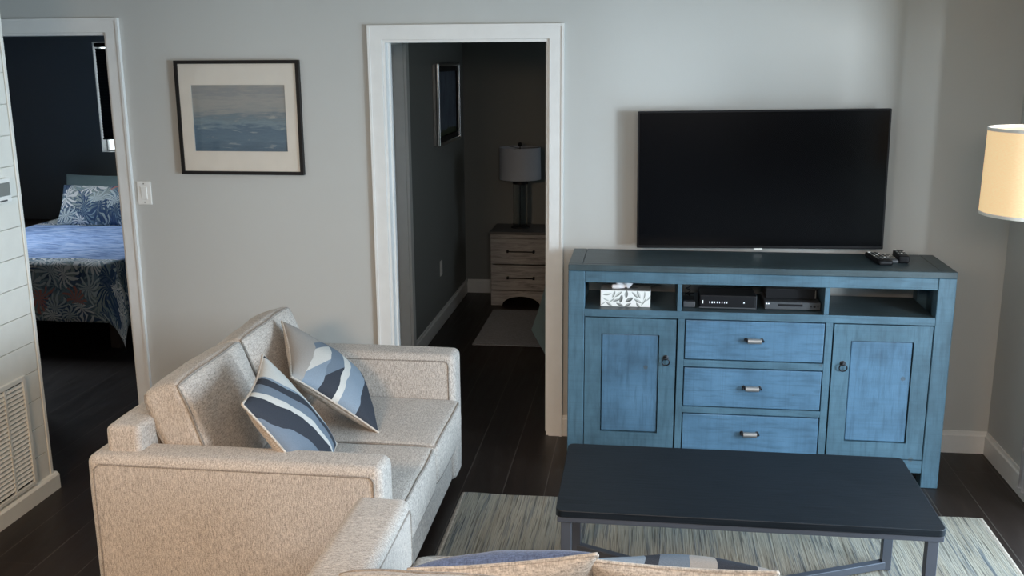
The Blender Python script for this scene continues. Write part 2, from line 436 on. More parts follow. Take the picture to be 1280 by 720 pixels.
def seam(c, h, r, puff, axis, sign, wrinkle=0, seed=0, n=14, inset=.0):
    """closed loop of points round the rim of one face (on the rounding's 45 degree line)"""
    b, cc = [q for q in range(3) if q != axis]
    k = [1, 1, 1]
    # position p with the axis and the rim coordinate equal in excess
    loop2 = []
    for i in range(n): loop2.append((-1 + 2 * i / n, -1))
    for i in range(n): loop2.append((1, -1 + 2 * i / n))
    for i in range(n): loop2.append((1 - 2 * i / n, 1))
    for i in range(n): loop2.append((-1, 1 - 2 * i / n))
    out = []
    for u, v in loop2:
        p = [0, 0, 0]; p[axis] = sign; p[b] = u; p[cc] = v
        # round the four corners of the loop
        m = max(abs(u), abs(v)); mn = min(abs(u), abs(v))
        co = soft_pos(p, h, r, puff)
        if wrinkle: co = co + mnoise.noise_vector(co * 7 + Vector((seed, 0, seed))) * wrinkle
        out.append(co + Vector(c))
    return out

def struct(name, bm, mat, **kw): return mesh(name, bm, mat, kind='structure', **kw)

# ------------------------------------------------------------------ room
WT = .12            # wall thickness
HC = 2.44
LX0, LX1, LZ = -3.56, -2.748, 2.088     # left doorway
CX0, CX1, CZ = -1.302, -.468, 2.040     # centre doorway
bm = NB(); box(bm, -6.2, 3.2, -6.2, 3.5, -.06, 0); struct('floor', bm, M['floor'])
bm = NB(); box(bm, -6.2, 1.85, -6.2, 3.5, HC, HC + .06); struct('ceiling', bm, M['ceil'])
bm = NB()
for x0, x1, z0, z1 in ((-6.0, LX0, 0, HC), (LX0, LX1, LZ, HC), (LX1, CX0, 0, HC), (CX0, CX1, CZ, HC), (CX1, 1.85, 0, HC)):
    box(bm, x0, x1, 0, WT, z0, z1)
struct('wall_back', bm, M['wall'])
# right wall with the glazed opening
PY0, PY1, PZ = -3.55, -.70, 2.08
bm = NB(); RX = 1.735
box(bm, RX, RX + WT, PY1, 0, 0, HC); box(bm, RX, RX + WT, PY0, PY1, PZ, HC); box(bm, RX, RX + WT, -6.0, PY0, 0, HC)
struct('wall_right', bm, M['wall'])
bm = NB(); box(bm, -2.82, RX + WT, -6.12, -6.0, 0, HC); struct('wall_front', bm, M['wall'])
# panelled wall on the left, ending at a passage
PX, PE = -2.695, -.953
bm = NB()
box(bm, PX - .125, PX - .012, -6.0, PE - .004, 0, HC)
z = -.058
edges = [.0, .068] + [.068 + .131 * i for i in range(19)]
zs = [.0] + [.329 + .1312 * i for i in range(-2, 20)]
zs = [z_ for z_ in zs if z_ < HC] + [HC]
for a, b in zip(zs, zs[1:]):
    box(bm, PX - .013, PX, -6.0, PE - .024, a + .0012, b - .0012, .0012, 1)
box(bm, PX - .013, PX + .004, PE - .020, PE, 0, HC, .002, 1)
struct('wall_left', bm, M['ship'])
bm = NB(); box(bm, -4.3, -4.18, -6.0, 0, 0, HC); struct('wall_passage', bm, M['wall'])
# bedroom walls
BY = 3.21
WX0, WX1, WZ0, WZ1 = -4.66, -3.70, 1.165, 2.095
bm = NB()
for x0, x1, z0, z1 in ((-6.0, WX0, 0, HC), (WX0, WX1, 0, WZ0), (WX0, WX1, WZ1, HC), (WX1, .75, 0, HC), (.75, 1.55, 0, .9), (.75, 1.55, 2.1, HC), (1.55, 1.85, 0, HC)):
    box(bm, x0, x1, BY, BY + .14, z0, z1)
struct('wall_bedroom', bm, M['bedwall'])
# wall between the bedrooms with a closet doorway
DX, DY0, DY1, DZ = -1.476, .36, 1.165, 2.04
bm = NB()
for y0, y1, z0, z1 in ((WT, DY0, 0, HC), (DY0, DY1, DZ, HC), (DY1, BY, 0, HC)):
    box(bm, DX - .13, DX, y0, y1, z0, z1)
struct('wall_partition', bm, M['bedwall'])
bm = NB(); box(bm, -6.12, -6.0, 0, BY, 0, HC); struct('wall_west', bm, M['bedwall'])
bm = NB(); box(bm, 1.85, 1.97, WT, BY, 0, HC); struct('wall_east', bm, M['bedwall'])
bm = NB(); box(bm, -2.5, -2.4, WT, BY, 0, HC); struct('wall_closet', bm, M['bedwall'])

# door casings
def casing(name, x0, x1, ztop, w=.071, d=.018, jd=WT):
    bm = NB()
    prism(bm, [(x0 - w, 0), (x0, 0), (x0, ztop), (x0 - w, ztop + w)], 1, -d, 0)
    prism(bm, [(x1, 0), (x1 + w, 0), (x1 + w, ztop + w), (x1, ztop)], 1, -d, 0)
    prism(bm, [(x0, ztop), (x1, ztop), (x1 + w, ztop + w), (x0 - w, ztop + w)], 1, -d, 0)
    # raised outer edge and jamb lining
    e = .012
    prism(bm, [(x0 - w, 0), (x0 - w + e, 0), (x0 - w + e, ztop + w - e), (x0 - w, ztop + w)], 1, -d - .005, -d)
    prism(bm, [(x1 + w - e, 0), (x1 + w, 0), (x1 + w, ztop + w), (x1 + w - e, ztop + w - e)], 1, -d - .005, -d)
    prism(bm, [(x0 - w + e, ztop + w - e), (x1 + w - e, ztop + w - e), (x1 + w, ztop + w), (x0 - w, ztop + w)], 1, -d - .005, -d)
    t_ = .014
    box(bm, x0 + .0005, x0 + t_, -.006, jd, 0, ztop - t_); box(bm, x1 - t_, x1 - .0005, -.006, jd, 0, ztop - t_); box(bm, x0 + .0005, x1 - .0005, -.006, jd, ztop - t_, ztop - .0005)
    box(bm, x0 + t_, x0 + t_ + .01, .05, .075, 0, ztop - t_); box(bm, x1 - t_ - .01, x1 - t_, .05, .075, 0, ztop - t_)
    return struct(name, bm, M['trim'])
casing('trim_1', CX0, CX1, CZ)
casing('trim_2', LX0, LX1, LZ)
# closet door: casing, recessed panel door
bm = NB(); w = .07
prism(bm, [(DY1, 0), (DY1 + w, 0), (DY1 + w, DZ + w), (DY1, DZ)], 0, DX, DX + .016)
prism(bm, [(DY0 - w, 0), (DY0, 0), (DY0, DZ), (DY0 - w, DZ + w)], 0, DX, DX + .016)
prism(bm, [(DY0, DZ), (DY1, DZ), (DY1 + w, DZ + w), (DY0 - w, DZ + w)], 0, DX, DX + .016)
box(bm, DX - .13, DX, DY1 - .014, DY1, 0, DZ); box(bm, DX - .13, DX, DY0, DY0 + .014, 0, DZ); box(bm, DX - .13, DX, DY0, DY1, DZ - .014, DZ)
struct('trim_3', bm, M['trim'])
bm = NB()
box(bm, DX - .10, DX - .065, DY0 + .017, DY1 - .017, .012, DZ - .018)
def ringpanel(y0, y1, z0, z1):
    xf = DX - .065
    for k, (a, d) in enumerate(((0, .006), (.018, .004))):
        box(bm, xf, xf + d, y0 + a, y1 - a, z0 + a, z0 + a + .014, .002, 1); box(bm, xf, xf + d, y0 + a, y1 - a, z1 - a - .014, z1 - a, .002, 1)
        box(bm, xf, xf + d, y0 + a, y0 + a + .014, z0 + a + .014, z1 - a - .014, .002, 1); box(bm, xf, xf + d, y1 - a - .014, y1 - a, z0 + a + .014, z1 - a - .014, .002, 1)
for z0, z1 in ((.22, .86), (1.0, 1.86)):
    for y0, y1 in ((DY0 + .10, .69), (.76, DY1 - .11)): ringpanel(y0, y1, z0, z1)
struct('door_1', bm, M['trim'])

# baseboards
def baseboard(name, segs, h=.115, d=.014):
    bm = NB()
    for axis, a0, a1, w, sg in segs:
        prof = [(0, 0), (sg * d, 0), (sg * d, h * .80), (sg * d * .6, h * .86), (sg * d * .45, h), (0, h)]
        pts = [(w + p[0], p[1]) for p in prof]
        if axis == 'x': prism(bm, pts, 0, a0, a1)
        else: prism(bm, pts, 1, a0, a1)
    return struct(name, bm, M['trim'])
baseboard('baseboard_back', [('x', CX1 + .071, RX, 0, -1), ('x', LX1 + .071, CX0 - .071, 0, -1), ('x', -4.18, LX0 - .071, 0, -1)])
baseboard('baseboard_right', [('y', PY1 - .0, -.0142, RX, -1), ('y', -6.0, PY0, RX, -1)])
baseboard('baseboard_bedroom', [('x', DX + .015, 1.85, BY, -1), ('x', -6.0, -2.5, BY, -1)])
baseboard('baseboard_partition', [('y', DY1 + .071, BY, DX, 1)])
bm = NB()
prism(bm, [(PX - .145, 0), (PX + .02, 0), (PX + .02, .068), (PX + .012, .078), (PX + .006, .082), (PX - .145, .082)], 1, PE, PE + .018)
prism(bm, [(PX, 0), (PX + .02, 0), (PX + .02, .068), (PX + .012, .078), (PX, .082)], 1, -6.0, PE)
struct('baseboard_left', bm, M['ship'])
# patio door frame in the right wall
bm = NB()
for y0, y1, z0, z1 in ((PY0, PY0 + .05, 0, PZ), (PY1 - .05, PY1, 0, PZ), (PY0 + .05, PY1 - .05, PZ - .05, PZ), (PY0 + .05, PY1 - .05, 0, .03), (-2.155, -2.095, .03, PZ - .05)):
    box(bm, RX + .03, RX + .09, y0, y1, z0, z1, .004, 1)
struct('door_2', bm, M['trim'])
# bedroom window frame behind the blind
bm = NB()
for x0, x1, z0, z1 in ((WX0, WX0 + .012, WZ0, WZ1), (WX1 - .03, WX1, WZ0, WZ1), (WX0 + .012, WX1 - .03, WZ1 - .012, WZ1), (WX0 + .012, WX1 - .03, WZ0, WZ0 + .015)):
    box(bm, x0, x1, BY + .085, BY + .12, z0, z1)
box(bm, WX0, WX0 + .004, BY + .001, BY + .085, WZ0, WZ1); box(bm, WX0 + .004, WX1, BY + .001, BY + .085, WZ0, WZ0 + .004)
wf = struct('window_1', bm, M['trim'])
bm = NB(); box(bm, WX0 + .012, WX1 - .03, BY + .098, BY + .102, WZ0 + .015, WZ1 - .012); mesh('pane', bm, M['pane'], wf)
bm = NB()
for x0, x1, z0, z1 in ((.75, .79, .9, 2.1), (1.51, 1.55, .9, 2.1), (.79, 1.51, 2.06, 2.1), (.79, 1.51, .9, .94), (.79, 1.51, 1.48, 1.52)):
    box(bm, x0, x1, BY + .085, BY + .12, z0, z1)
struct('window_unseen', bm, M['trim'])  # unseen window, put in to hold the middle bedroom's fill light
bm = NB(); box(bm, 1.97, 40, -30, 40, -.3, -.1); struct('ground', bm, M['yard'])

# blind in the left bedroom window
bl = empty('window_blind', (WX0 + .016, BY + .022, 1.285), None, 'black slatted blind, nearly fully lowered in the bedroom window', 'blind')
bm = NB(); box(bm, 0, WX1 - WX0 - .06, -.02, .02, .765, .80, .004, 1); mesh('head_rail', bm, M['black'], bl)
bm = NB()
n = 30
for i in range(n):
    z = .012 + i * .025
    prism(bm, [(-.007, z + .0165), (-.005, z + .0172), (.007, z - .0125), (.005, z - .0132)], 0, 0, WX1 - WX0 - .06)
mesh('slats', bm, M['black'], bl)
bm = NB(); box(bm, 0, WX1 - WX0 - .06, -.014, .014, -.012, .004, .003, 1); mesh('bottom_rail', bm, M['black'], bl)
bm = NB()
for x in (.12, .45, .78): tube(bm, [(x, -.019, .0), (x, -.019, .77)], .0015, 5)
mesh('cord', bm, M['black'], bl)

# ------------------------------------------------------------------ wall things in the living room
def frame_bm(bm, w, h, fw, d, bev=.003, y0=0):
    """rectangular mitred frame in the XZ plane, centred, front at y=-d"""
    o = [(-w / 2, -h / 2), (w / 2, -h / 2), (w / 2, h / 2), (-w / 2, h / 2)]
    i = [(-w / 2 + fw, -h / 2 + fw), (w / 2 - fw, -h / 2 + fw), (w / 2 - fw, h / 2 - fw), (-w / 2 + fw, h / 2 - fw)]
    for k in range(4):
        j = (k + 1) % 4
        prism(bm, [o[k], o[j], i[j], i[k]], 1, y0 - d, y0)
cx, cz = -2.0605, 1.6565
pic = empty('framed_picture', (cx, 0, cz), None, 'black framed seascape print in a wide cream mat beside the light switch', 'picture')
bm = NB(); frame_bm(bm, .658, .578, .017, .03); mesh('frame', bm, M['blackframe'], pic)
bm = NB(); o_ = [(-.315, -.275), (.315, -.275), (.315, .275), (-.315, .275)]; i_ = [(-.2495, -.1695), (.2485, -.1695), (.2485, .1665), (-.2495, .1665)]
for k in range(4):
    j = (k + 1) % 4; prism(bm, [o_[k], o_[j], i_[j], i_[k]], 1, -.020, -.012)
mesh('mat_board', bm, M['mat'], pic)
bm = NB(); box(bm, -.25, .249, -.0135, -.006, -.17, .167); mesh('print', bm, M['sea'], pic)
bm = NB(); box(bm, -.315, .315, -.0235, -.0215, -.275, .275); mesh('glass', bm, M['pane'], pic)
bm = NB(); box(bm, -.32, .32, -.006, 0, -.28, .28); mesh('backing', bm, M['gap'], pic)

sw = empty('light_switch', (-2.619, 0, 1.263), None, 'white rocker light switch on the grey wall beside the left doorway', 'light switch')
bm = NB(); box(bm, -.039, .039, -.007, 0, -.062, .062, .004, 2); mesh('plate', bm, M['white'], sw)
bm = NB(); box(bm, -.017, .017, -.011, -.006, -.034, .034, .002, 1); xform(bm, Matrix.Rotation(.06, 4, 'X')); mesh('rocker', bm, M['white'], sw)
for z in (-.049, .049):
    bm = NB(); lathe(bm, [(.003, 0), (.003, .0015), (.0015, .002)], 10); xform(bm, Matrix.Translation((0, -.007, z)) @ Matrix.Rotation(PI / 2, 4, 'X')); mesh('screw', bm, M['greyplastic'], sw)

th = empty('thermostat', (PX, -1.112, 1.416), None, 'white wall thermostat with a grey display on the cream boards', 'thermostat')
bm = NB(); box(bm, 0, .022, -.066, .066, -.052, .052, .006, 2); mesh('case', bm, M['white'], th)
bm = NB(); box(bm, .0215, .024, -.045, .056, -.022, .034, .001, 1); mesh('display', bm, M['lcd'], th)
bm = NB(); box(bm, .0215, .025, -.02, .03, -.044, -.038, .001, 1); mesh('button', bm, M['greyplastic'], th)

# return-air grille
GY1, GY0, GZ0, GZ1 = -1.090, -1.90, .090, .600
gr = empty('vent_grille', (PX, GY1, GZ0), None, 'white louvred return air grille low on the cream boards', 'vent')
H = GZ1 - GZ0; Wd = GY1 - GY0
bm = NB()
box(bm, 0, .014, -.022, 0, 0, H, .002, 1); box(bm, 0, .014, -Wd, -Wd + .022, 0, H, .002, 1)
box(bm, 0, .014, -Wd + .022, -.022, H - .022, H, .002, 1); box(bm, 0, .014, -Wd + .022, -.022, 0, .018, .002, 1)
for k in range(1, 6):
    yb = -.022 - k * (Wd - .044) / 6
    box(bm, .001, .012, yb - .006, yb + .006, .018, H - .022)
mesh('frame', bm, M['ship'], gr)
bm = NB(); n = 23
for i in range(n):
    z = .03 + i * (H - .055) / n
    prism(bm, [(.011, z), (.0125, z + .002), (.002, z + .014), (.0005, z + .012)], 1, -Wd + .022, -.022)
    bm.verts.ensure_lookup_table()
mesh('louvers', bm, M['ship'], gr)
bm = NB(); box(bm, .0002, .0006, -Wd + .02, -.02, .015, H - .02); mesh('backing', bm, M['gap'], gr)

# television
tv = empty('television', (.552, 0, 1.375), (0, 0, 0), 'wall hung black flat screen television above the blue console', 'television')
tv.rotation_euler = (0, -math.radians(.75), 0)
TVF = -.105
bm = NB(); box(bm, -.583, .583, TVF, TVF + .03, -.332, .330, .004, 2); box(bm, -.45, .45, TVF + .03, TVF + .06, -.29, .12, .012, 2); mesh('casing', bm, M['black'], tv)
bm = NB(); box(bm, -.574, .574, TVF - .0012, TVF + .004, -.318, .322); mesh('screen', bm, M['screen'], tv)
bm = NB(); box(bm, -.02, .02, TVF - .003, TVF + .01, -.3385, -.330, .0015, 1); mesh('logo_tab', bm, M['white'], tv)
bm = NB(); box(bm, -.2, .2, TVF + .06, -.001, -.2, .1, .003, 1); mesh('wall_mount', bm, M['iron'], tv)

# ------------------------------------------------------------------ blue media console
X0, X1, YF, YB = -.335, 1.378, -.473, -.075
mc = empty('media_console', (0, 0, 0), None, 'blue distressed wooden media console under the television', 'media console')
CB = (X0 + X1) / 2
def part(name, mat, parent, fn, **kw):
    bm = NB(); fn(bm); return mesh(name, bm, mat, parent, **kw)
def f(bm):
    g = .0015
    box(bm, X0, X1, YF - .002, YF + .030, .993, 1.022, .002, 1)                       # front strip
    box(bm, X0, X0 + .064, YF + .030 + g, YB, .993, 1.022, .002, 1); box(bm, X1 - .064, X1, YF + .030 + g, YB, .993, 1.022, .002, 1)
    box(bm, X0 + .064 + g, X1 - .064 - g, YF + .030 + g, YB - .03, .993, 1.022, .002, 1)
    box(bm, X0 + .064 + g, X1 - .064 - g, YB - .03 + g, YB, .993, 1.022, .002, 1)
part('top', M['blueTop'], mc, f)
for xa, xb in ((X0, -.259), (1.301, X1)):
    for ya, yb in ((YF, YF + .075), (YB - .075, YB)):
        part('leg', M['blueZ'], mc, lambda bm: box(bm, xa, xb, ya, yb, 0, .993, .003, 1))
for xa, xb in ((X0 + .012, X0 + .032), (X1 - .032, X1 - .012)):
    part('side_panel', M['blueZ'], mc, lambda bm: box(bm, xa, xb, YF + .075, YB - .075, .07, .993))
part('front_rail', M['blueX'], mc, lambda bm: box(bm, -.259, 1.301, YF + .003, YF + .03, .939, .9915, .002, 1))
part('shelf', M['blueTop'], mc, lambda bm: (box(bm, -.259, 1.301, YF + .003, YB - .002, .790, .812, .002, 1)))
part('shelf_edge', M['blueX'], mc, lambda bm: box(bm, -.259, 1.301, YF + .001, YF + .003, .778, .813))
part('shelf_rail', M['blueX'], mc, lambda bm: box(bm, -.259, 1.301, YF + .0035, YF + .03, .778, .790))
for xa, xb in ((.166, .186), (.820, .841)):
    part('divider', M['blueZ'], mc, lambda bm: box(bm, xa, xb, YF + .006, YB - .01, .812, .939, .001, 1))
part('bottom_rail', M['blueX'], mc, lambda bm: (box(bm, -.259, 1.301, YF + .003, YF + .03, .070, .132, .002, 1), box(bm, -.259, 1.301, YF + .03, YB - .01, .10, .118)))
part('back_panel', M['blueX'], mc, lambda bm: box(bm, -.259, 1.301, YB - .012, YB - .002, .118, .790))
for xa, xb in ((.1725, .203), (.832, .864)):
    part('stile', M['blueZ'], mc, lambda bm: box(bm, xa, xb, YF + .003, YF + .03, .132, .778, .0015, 1))
for za, zb in ((.549, .582), (.323, .353)):
    part('drawer_rail', M['blueX'], mc, lambda bm: box(bm, .203, .832, YF + .003, YF + .03, za, zb, .0015, 1))
def pull(parent, x, z):
    def f(bm):
        y = YF - .026
        lathe(bm, [(.007, -.031), (.0125, -.0305), (.0125, .0305), (.007, .031)], 16); xform(bm, Matrix.Translation((x, y, z)) @ Matrix.Rotation(PI / 2, 4, 'Y'))
        for s in (-1, 1):
            st = len(bm.verts)
            lathe(bm, [(.0045, .0), (.0075, .004), (.004, .008), (.006, .012), (.001, .016)], 12, mi=1)
            xform(bm, Matrix.Translation((x + s * .029, y, z)) @ Matrix.Rotation(s * PI / 2, 4, 'Y'), st)
            tube(bm, [(x + s * .034, y, z), (x + s * .035, YF + .001, z)], .004, 8, mi=1)
            st = len(bm.verts)
            lathe(bm, [(.009, 0), (.009, .002), (.006, .004)], 14, mi=1); xform(bm, Matrix.Translation((x + s * .035, YF + .001, z)) @ Matrix.Rotation(PI / 2, 4, 'X'), st)
    part('handle', [M['pewter'], M['iron']], parent, f, auto=35)
for za, zb in ((.587, .7725), (.358, .544), (.137, .318)):
    d = part('drawer', M['panX'], mc, lambda bm: (box(bm, .2075, .8275, YF + .001, YF + .022, za, zb, .003, 2), box(bm, .215, .82, YF + .03, YB - .05, za + .01, zb - .02)))
    pull(d, .5175, (za + zb) / 2 + .008)
def cdoor(xa, xb, ringx, hinge):
    za, zb = .138, .7725; fw = .076; ya, yb = YF + .001, YF + .022
    def f(bm):
        o = [(xa, za), (xb, za), (xb, zb), (xa, zb)]; i = [(xa + fw, za + fw), (xb - fw, za + fw), (xb - fw, zb - fw), (xa + fw, zb - fw)]
        for k in range(4):
            j = (k + 1) % 4; g = .0007
            prism(bm, [o[k], o[j], i[j], i[k]], 1, ya, yb)
    d = part('door', M['blueZ'], mc, f)
    part('panel', M['panZ'], d, lambda bm: box(bm, xa + fw + .0035, xb - fw - .0035, YF + .008, YF + .018, za + fw + .0035, zb - fw - .0035, .004, 2))
    def r(bm):
        zc = .576
        st = len(bm.verts); lathe(bm, [(.013, 0), (.013, .003), (.008, .006), (.005, .012), (.001, .014)], 16)
        xform(bm, Matrix.Translation((ringx, ya + .001, zc + .013)) @ Matrix.Rotation(PI / 2, 4, 'X'), st)
        tube(bm, [(ringx + .017 * math.sin(a), ya - .012 - .004 * (1 + math.cos(a)), zc - .004 + .017 * math.cos(a)) for a in [2 * PI * k / 24 for k in range(24)]], .0032, 8, True)
    part('ring_pull', M['iron'], d, r)
    def hgs(bm):
        for z in (za + .06, zb - .06):
            tube(bm, [(hinge, ya - .001, z - .012), (hinge, ya - .001, z + .012)], .0025, 8)
cdoor(-.2550, .1655, .121, -.257)
cdoor(.8705, 1.2965, .917, 1.3)

# things on and in the console
SH = .8122
tb = empty('tissue_box', (-.072, -.350, SH), None, 'white tissue box with grey leaf print on the console shelf', 'tissue box')
def f(bm):
    w, d, h = .116, .062, .078; hole = (.05, .022)
    box(bm, -w, w, -d, d, 0, h, .002, 1)
part('carton', M['carton'], tb, f)
part('opening', M['greyplastic'], tb, lambda bm: (lathe(bm, [(.06, .0782), (.06, .0788)], 24), xform(bm, Matrix.Diagonal((.95, .5, 1, 1)))))
def f(bm):
    n = 24; rings = []
    for k, (r, z) in enumerate(((.026, .078), (.034, .090), (.040, .104), (.046, .118), (.040, .124))):
        rings.append([bm.verts.new((-.008 + 1.0 * r * math.cos(2 * PI * i / n) * (1 + .18 * math.sin(3 * 2 * PI * i / n + k)), .6 * r * math.sin(2 * PI * i / n) * (1 + .35 * math.sin(5 * 2 * PI * i / n + k * .6)), z + .006 * math.sin(4 * 2 * PI * i / n + k))) for i in range(n)])
    for a, b in zip(rings, rings[1:]):
        for i in range(n): bm.faces.new((a[i], a[(i + 1) % n], b[(i + 1) % n], b[i]))
    soft_box(bm, (-.045, -.012, .086), (.022, .014, .009), .008, (0, 0, .002), 4, .004, 3)
part('tissue', M['paper'], tb, f, smooth=True)

md = empty('modem', (.398, -.335, SH), None, 'black modem with a row of small white lights on the shelf', 'modem')
part('body', M['black'], md, lambda bm: (box(bm, -.128, .128, -.075, .09, .004, .066, .006, 2),))
part('front_trim', M['greyplastic'], md, lambda bm: (box(bm, .1265, .1300, -.0765, .0, .006, .066, .001, 1), box(bm, -.13, .13, -.0775, -.075, .004, .010, .001, 1)))
for xa, xb, za, zb in [(x - .0015, x + .0015, .028, .036) for x in (-.082, -.059, -.048, -.037, -.026, -.015, -.004)] + [(-.1155, -.1115, .026, .041), (-.0735, -.0675, .028, .036), (.0705, .0760, .030, .035)]:
    part('indicator_light', M['led'], md, lambda bm: box(bm, xa, xb, -.0762, -.0745, za, zb))
for x in (-.1, .1):
    for y in (-.05, .06): part('foot', M['black'], md, lambda bm: box(bm, x - .01, x + .01, y - .01, y + .01, 0, .004))
sb = empty('adapter_box', (.224, -.34, SH), None, 'small grey box with black cables on the shelf beside the modem', 'adapter box')
part('body', M['greyplastic'], sb, lambda bm: box(bm, -.028, .028, -.05, .05, 0, .028, .004, 2))
part('lid', M['black'], sb, lambda bm: box(bm, -.026, .026, -.048, .048, .028, .034, .002, 1))
def f(bm):
    pts = [(.01 * math.cos(k * .7) - .004, .03 + .012 * math.sin(k * .7), .036 + .0028 * k) for k in range(20)]
    tube(bm, pts, .003, 6); tube(bm, [(-.01, .05, .02), (-.012, .12, .03), (.0, .18, .012), (.03, .21, .006)], .003, 6)
part('cable', M['black'], sb, f)
dv = empty('disc_player', (.7005, -.315, SH), None, 'slim grey disc player under the cable box on the shelf', 'disc player')
part('body', M['greyplastic'], dv, lambda bm: box(bm, -.135, .1155, -.088, .11, .003, .040, .003, 1))
part('disc_tray', M['black'], dv, lambda bm: box(bm, -.075, .035, -.0895, -.087, .020, .030, .001, 1))
part('logo', M['led'], dv, lambda bm: (lathe(bm, [(.0035, 0), (.0035, .001)], 12), xform(bm, Matrix.Translation((-.127, -.0878, .031)) @ Matrix.Rotation(PI / 2, 4, 'X')), box(bm, -.121, -.114, -.0892, -.0878, .0285, .0335)))
for x, r in ((.073, .0035), (.088, .0055), (.103, .0035)):
    part('button', M['black'], dv, lambda bm: (lathe(bm, [(r, 0), (r, .002)], 14), xform(bm, Matrix.Translation((x, -.0875, .021)) @ Matrix.Rotation(PI / 2, 4, 'X'))))
for x in (-.11, .1):
    for y in (-.06, .08): part('foot', M['black'], dv, lambda bm: box(bm, x - .008, x + .008, y - .008, y + .008, 0, .003))
cb = empty('cable_box', (.7005, -.29, SH + .040), None, 'dark cable box stacked on top of the slim disc player', 'cable box')
part('body', M['greyplastic'], cb, lambda bm: box(bm, -.125, .105, -.06, .10, .003, .0485, .003, 1))
part('front_panel', M['black'], cb, lambda bm: box(bm, -.124, .104, -.0625, -.0595, .005, .047, .001, 1))
part('edge_light', M['lcd'], cb, lambda bm: box(bm, .096, .099, -.0632, -.0622, .007, .045))
for x in (-.1, .08):
    for y in (-.04, .08): part('foot', M['black'], cb, lambda bm: box(bm, x - .008, x + .008, y - .008, y + .008, 0, .003))

def remote(loc, rz, w, l, h, label, bm_, style):
    r = empty('remote_control', loc, (0, 0, rz), label, 'remote control', 'remote controls on the console')
    part('body', bm_, r, lambda bm: (soft_box(bm, (0, 0, h / 2), (w / 2, l / 2, h / 2), min(h * .45, .008), (0, 0, .001), 4)), smooth=True)
    for i in range(3):
        for j in range(style):
            y = l / 2 - .02 - j * (l - .05) / style
            part('button', M['lcd'] if (i + j) % 3 else M['white'], r, lambda bm: box(bm, -w * .3 + i * w * .3 - .004, -w * .3 + i * w * .3 + .004, y - .004, y + .004, h - .001, h + .0025, .001, 1))
    if style > 4: part('power_button', M['white'], r, lambda bm: box(bm, -w * .33, -w * .12, l / 2 - .014, l / 2 - .008, h - .001, h + .003, .001, 1))
TZ = 1.0221
remote((1.090, -.245, TZ), .10, .064, .215, .022, 'wide black remote control with pale buttons on the console top', M['black'], 6)
remote((1.147, -.225, TZ), .02, .040, .150, .016, 'slim remote with grey face lying between two thicker remotes', M['greyplastic'], 5)
remote((1.196, -.215, TZ), -.06, .048, .165, .034, 'chunky plain black remote at the right end of the remotes', M['black'], 3)

# ------------------------------------------------------------------ coffee table
ct = empty('coffee_table', (.365, -1.556, .0), None, 'black wood coffee table on a grey metal frame on the rug', 'coffee table')
TW, TD, TH = .636, .305, .458
def f(bm):
    def loop(ins, z):
        r = .024 - ins; o = []
        for cx_, cy_, a0 in ((TW - .024, TD - .024, 0), (-TW + .024, TD - .024, 90), (-TW + .024, -TD + .024, 180), (TW - .024, -TD + .024, 270)):
            for k in range(7):
                a = math.radians(a0 + 15 * k); o.append(bm.verts.new((cx_ + r * math.cos(a), cy_ + r * math.sin(a), z)))
        return o
    Ls = [loop(.003, TH - .026), loop(0, TH - .024), loop(0, TH - .003), loop(.001, TH - .001), loop(.003, TH)]
    for A, B in zip(Ls, Ls[1:]):
        n = len(A)
        for i in range(n): bm.faces.new((A[i], A[(i + 1) % n], B[(i + 1) % n], B[i]))
    bm.faces.new(Ls[0][::-1]); bm.faces.new(Ls[-1])
part('table_top', M['tabletop'], ct, f, auto=40)
RZ = .012
def f(bm):
    for a in ((-TW + .006, TW - .006, -TD + .006, -TD + .034), (-TW + .006, TW - .006, TD - .034, TD - .006), (-TW + .006, -TW + .034, -TD + .034, TD - .034), (TW - .034, TW - .006, -TD + .034, TD - .034)):
        box(bm, *a, TH - .046, TH - .0262, .002, 1)
part('apron', M['legmetal'], ct, f)
lx, ly, lw = TW - .036, TD - .034, .018
for sx in (-1, 1):
    for sy in (-1, 1):
        part('leg', M['legmetal'], ct, lambda bm: box(bm, sx * lx - lw, sx * lx + lw, sy * ly - lw, sy * ly + lw, RZ, TH - .046, .002, 1))
for s in (-1, 1):
    def f(bm):
        L = math.hypot(lx, ly); a = math.atan2(s * ly, lx); zo = 0
        box(bm, -L, L, -.015, .015, RZ + .003 + (.0 if s > 0 else .0), RZ + .033, .002, 1)
        xform(bm, Matrix.Rotation(a, 4, 'Z'))
    part('cross_stretcher', M['legmetal'], ct, f)

# living room rug
rg = empty('area_rug', (.345, -1.485, .0), None, 'grey and cream streaked area rug under the coffee table', 'rug')
def f(bm):
    nx, ny = 60, 44; w, d = 1.135, .70
    g = []
    for j in range(ny + 1):
        row = []
        for i in range(nx + 1):
            x = -w + 2 * w * i / nx; y = -d + 2 * d * j / ny
            e = min(w - abs(x), d - abs(y))
            z = .0085 + .0012 * mnoise.noise(Vector((x * 5, y * 5, 0)))
            xx = x + .006 * mnoise.noise(Vector((y * 6, 1, 3))); yy = y + .006 * mnoise.noise(Vector((x * 6, 4, 1)))
            row.append(bm.verts.new((xx, yy, z)))
        g.append(row)
    for j in range(ny):
        for i in range(nx): bm.faces.new((g[j][i], g[j][i + 1], g[j + 1][i + 1], g[j + 1][i]))
    r = bmesh.ops.extrude_face_region(bm, geom=bm.faces[:])
    for v in [q for q in r['geom'] if isinstance(q, bmesh.types.BMVert)]: v.co.z = .0005
part('pile', M['rug'], rg, f)
for s_ in (-1, 1): part('binding', M['rugedge'], rg, lambda bm: (tube(bm, [(s_ * 1.128, -.70 + 1.4 * k / 20, .006) for k in range(21)], .012, 8), xform(bm, Matrix.Diagonal((1, 1, .55, 1)))))

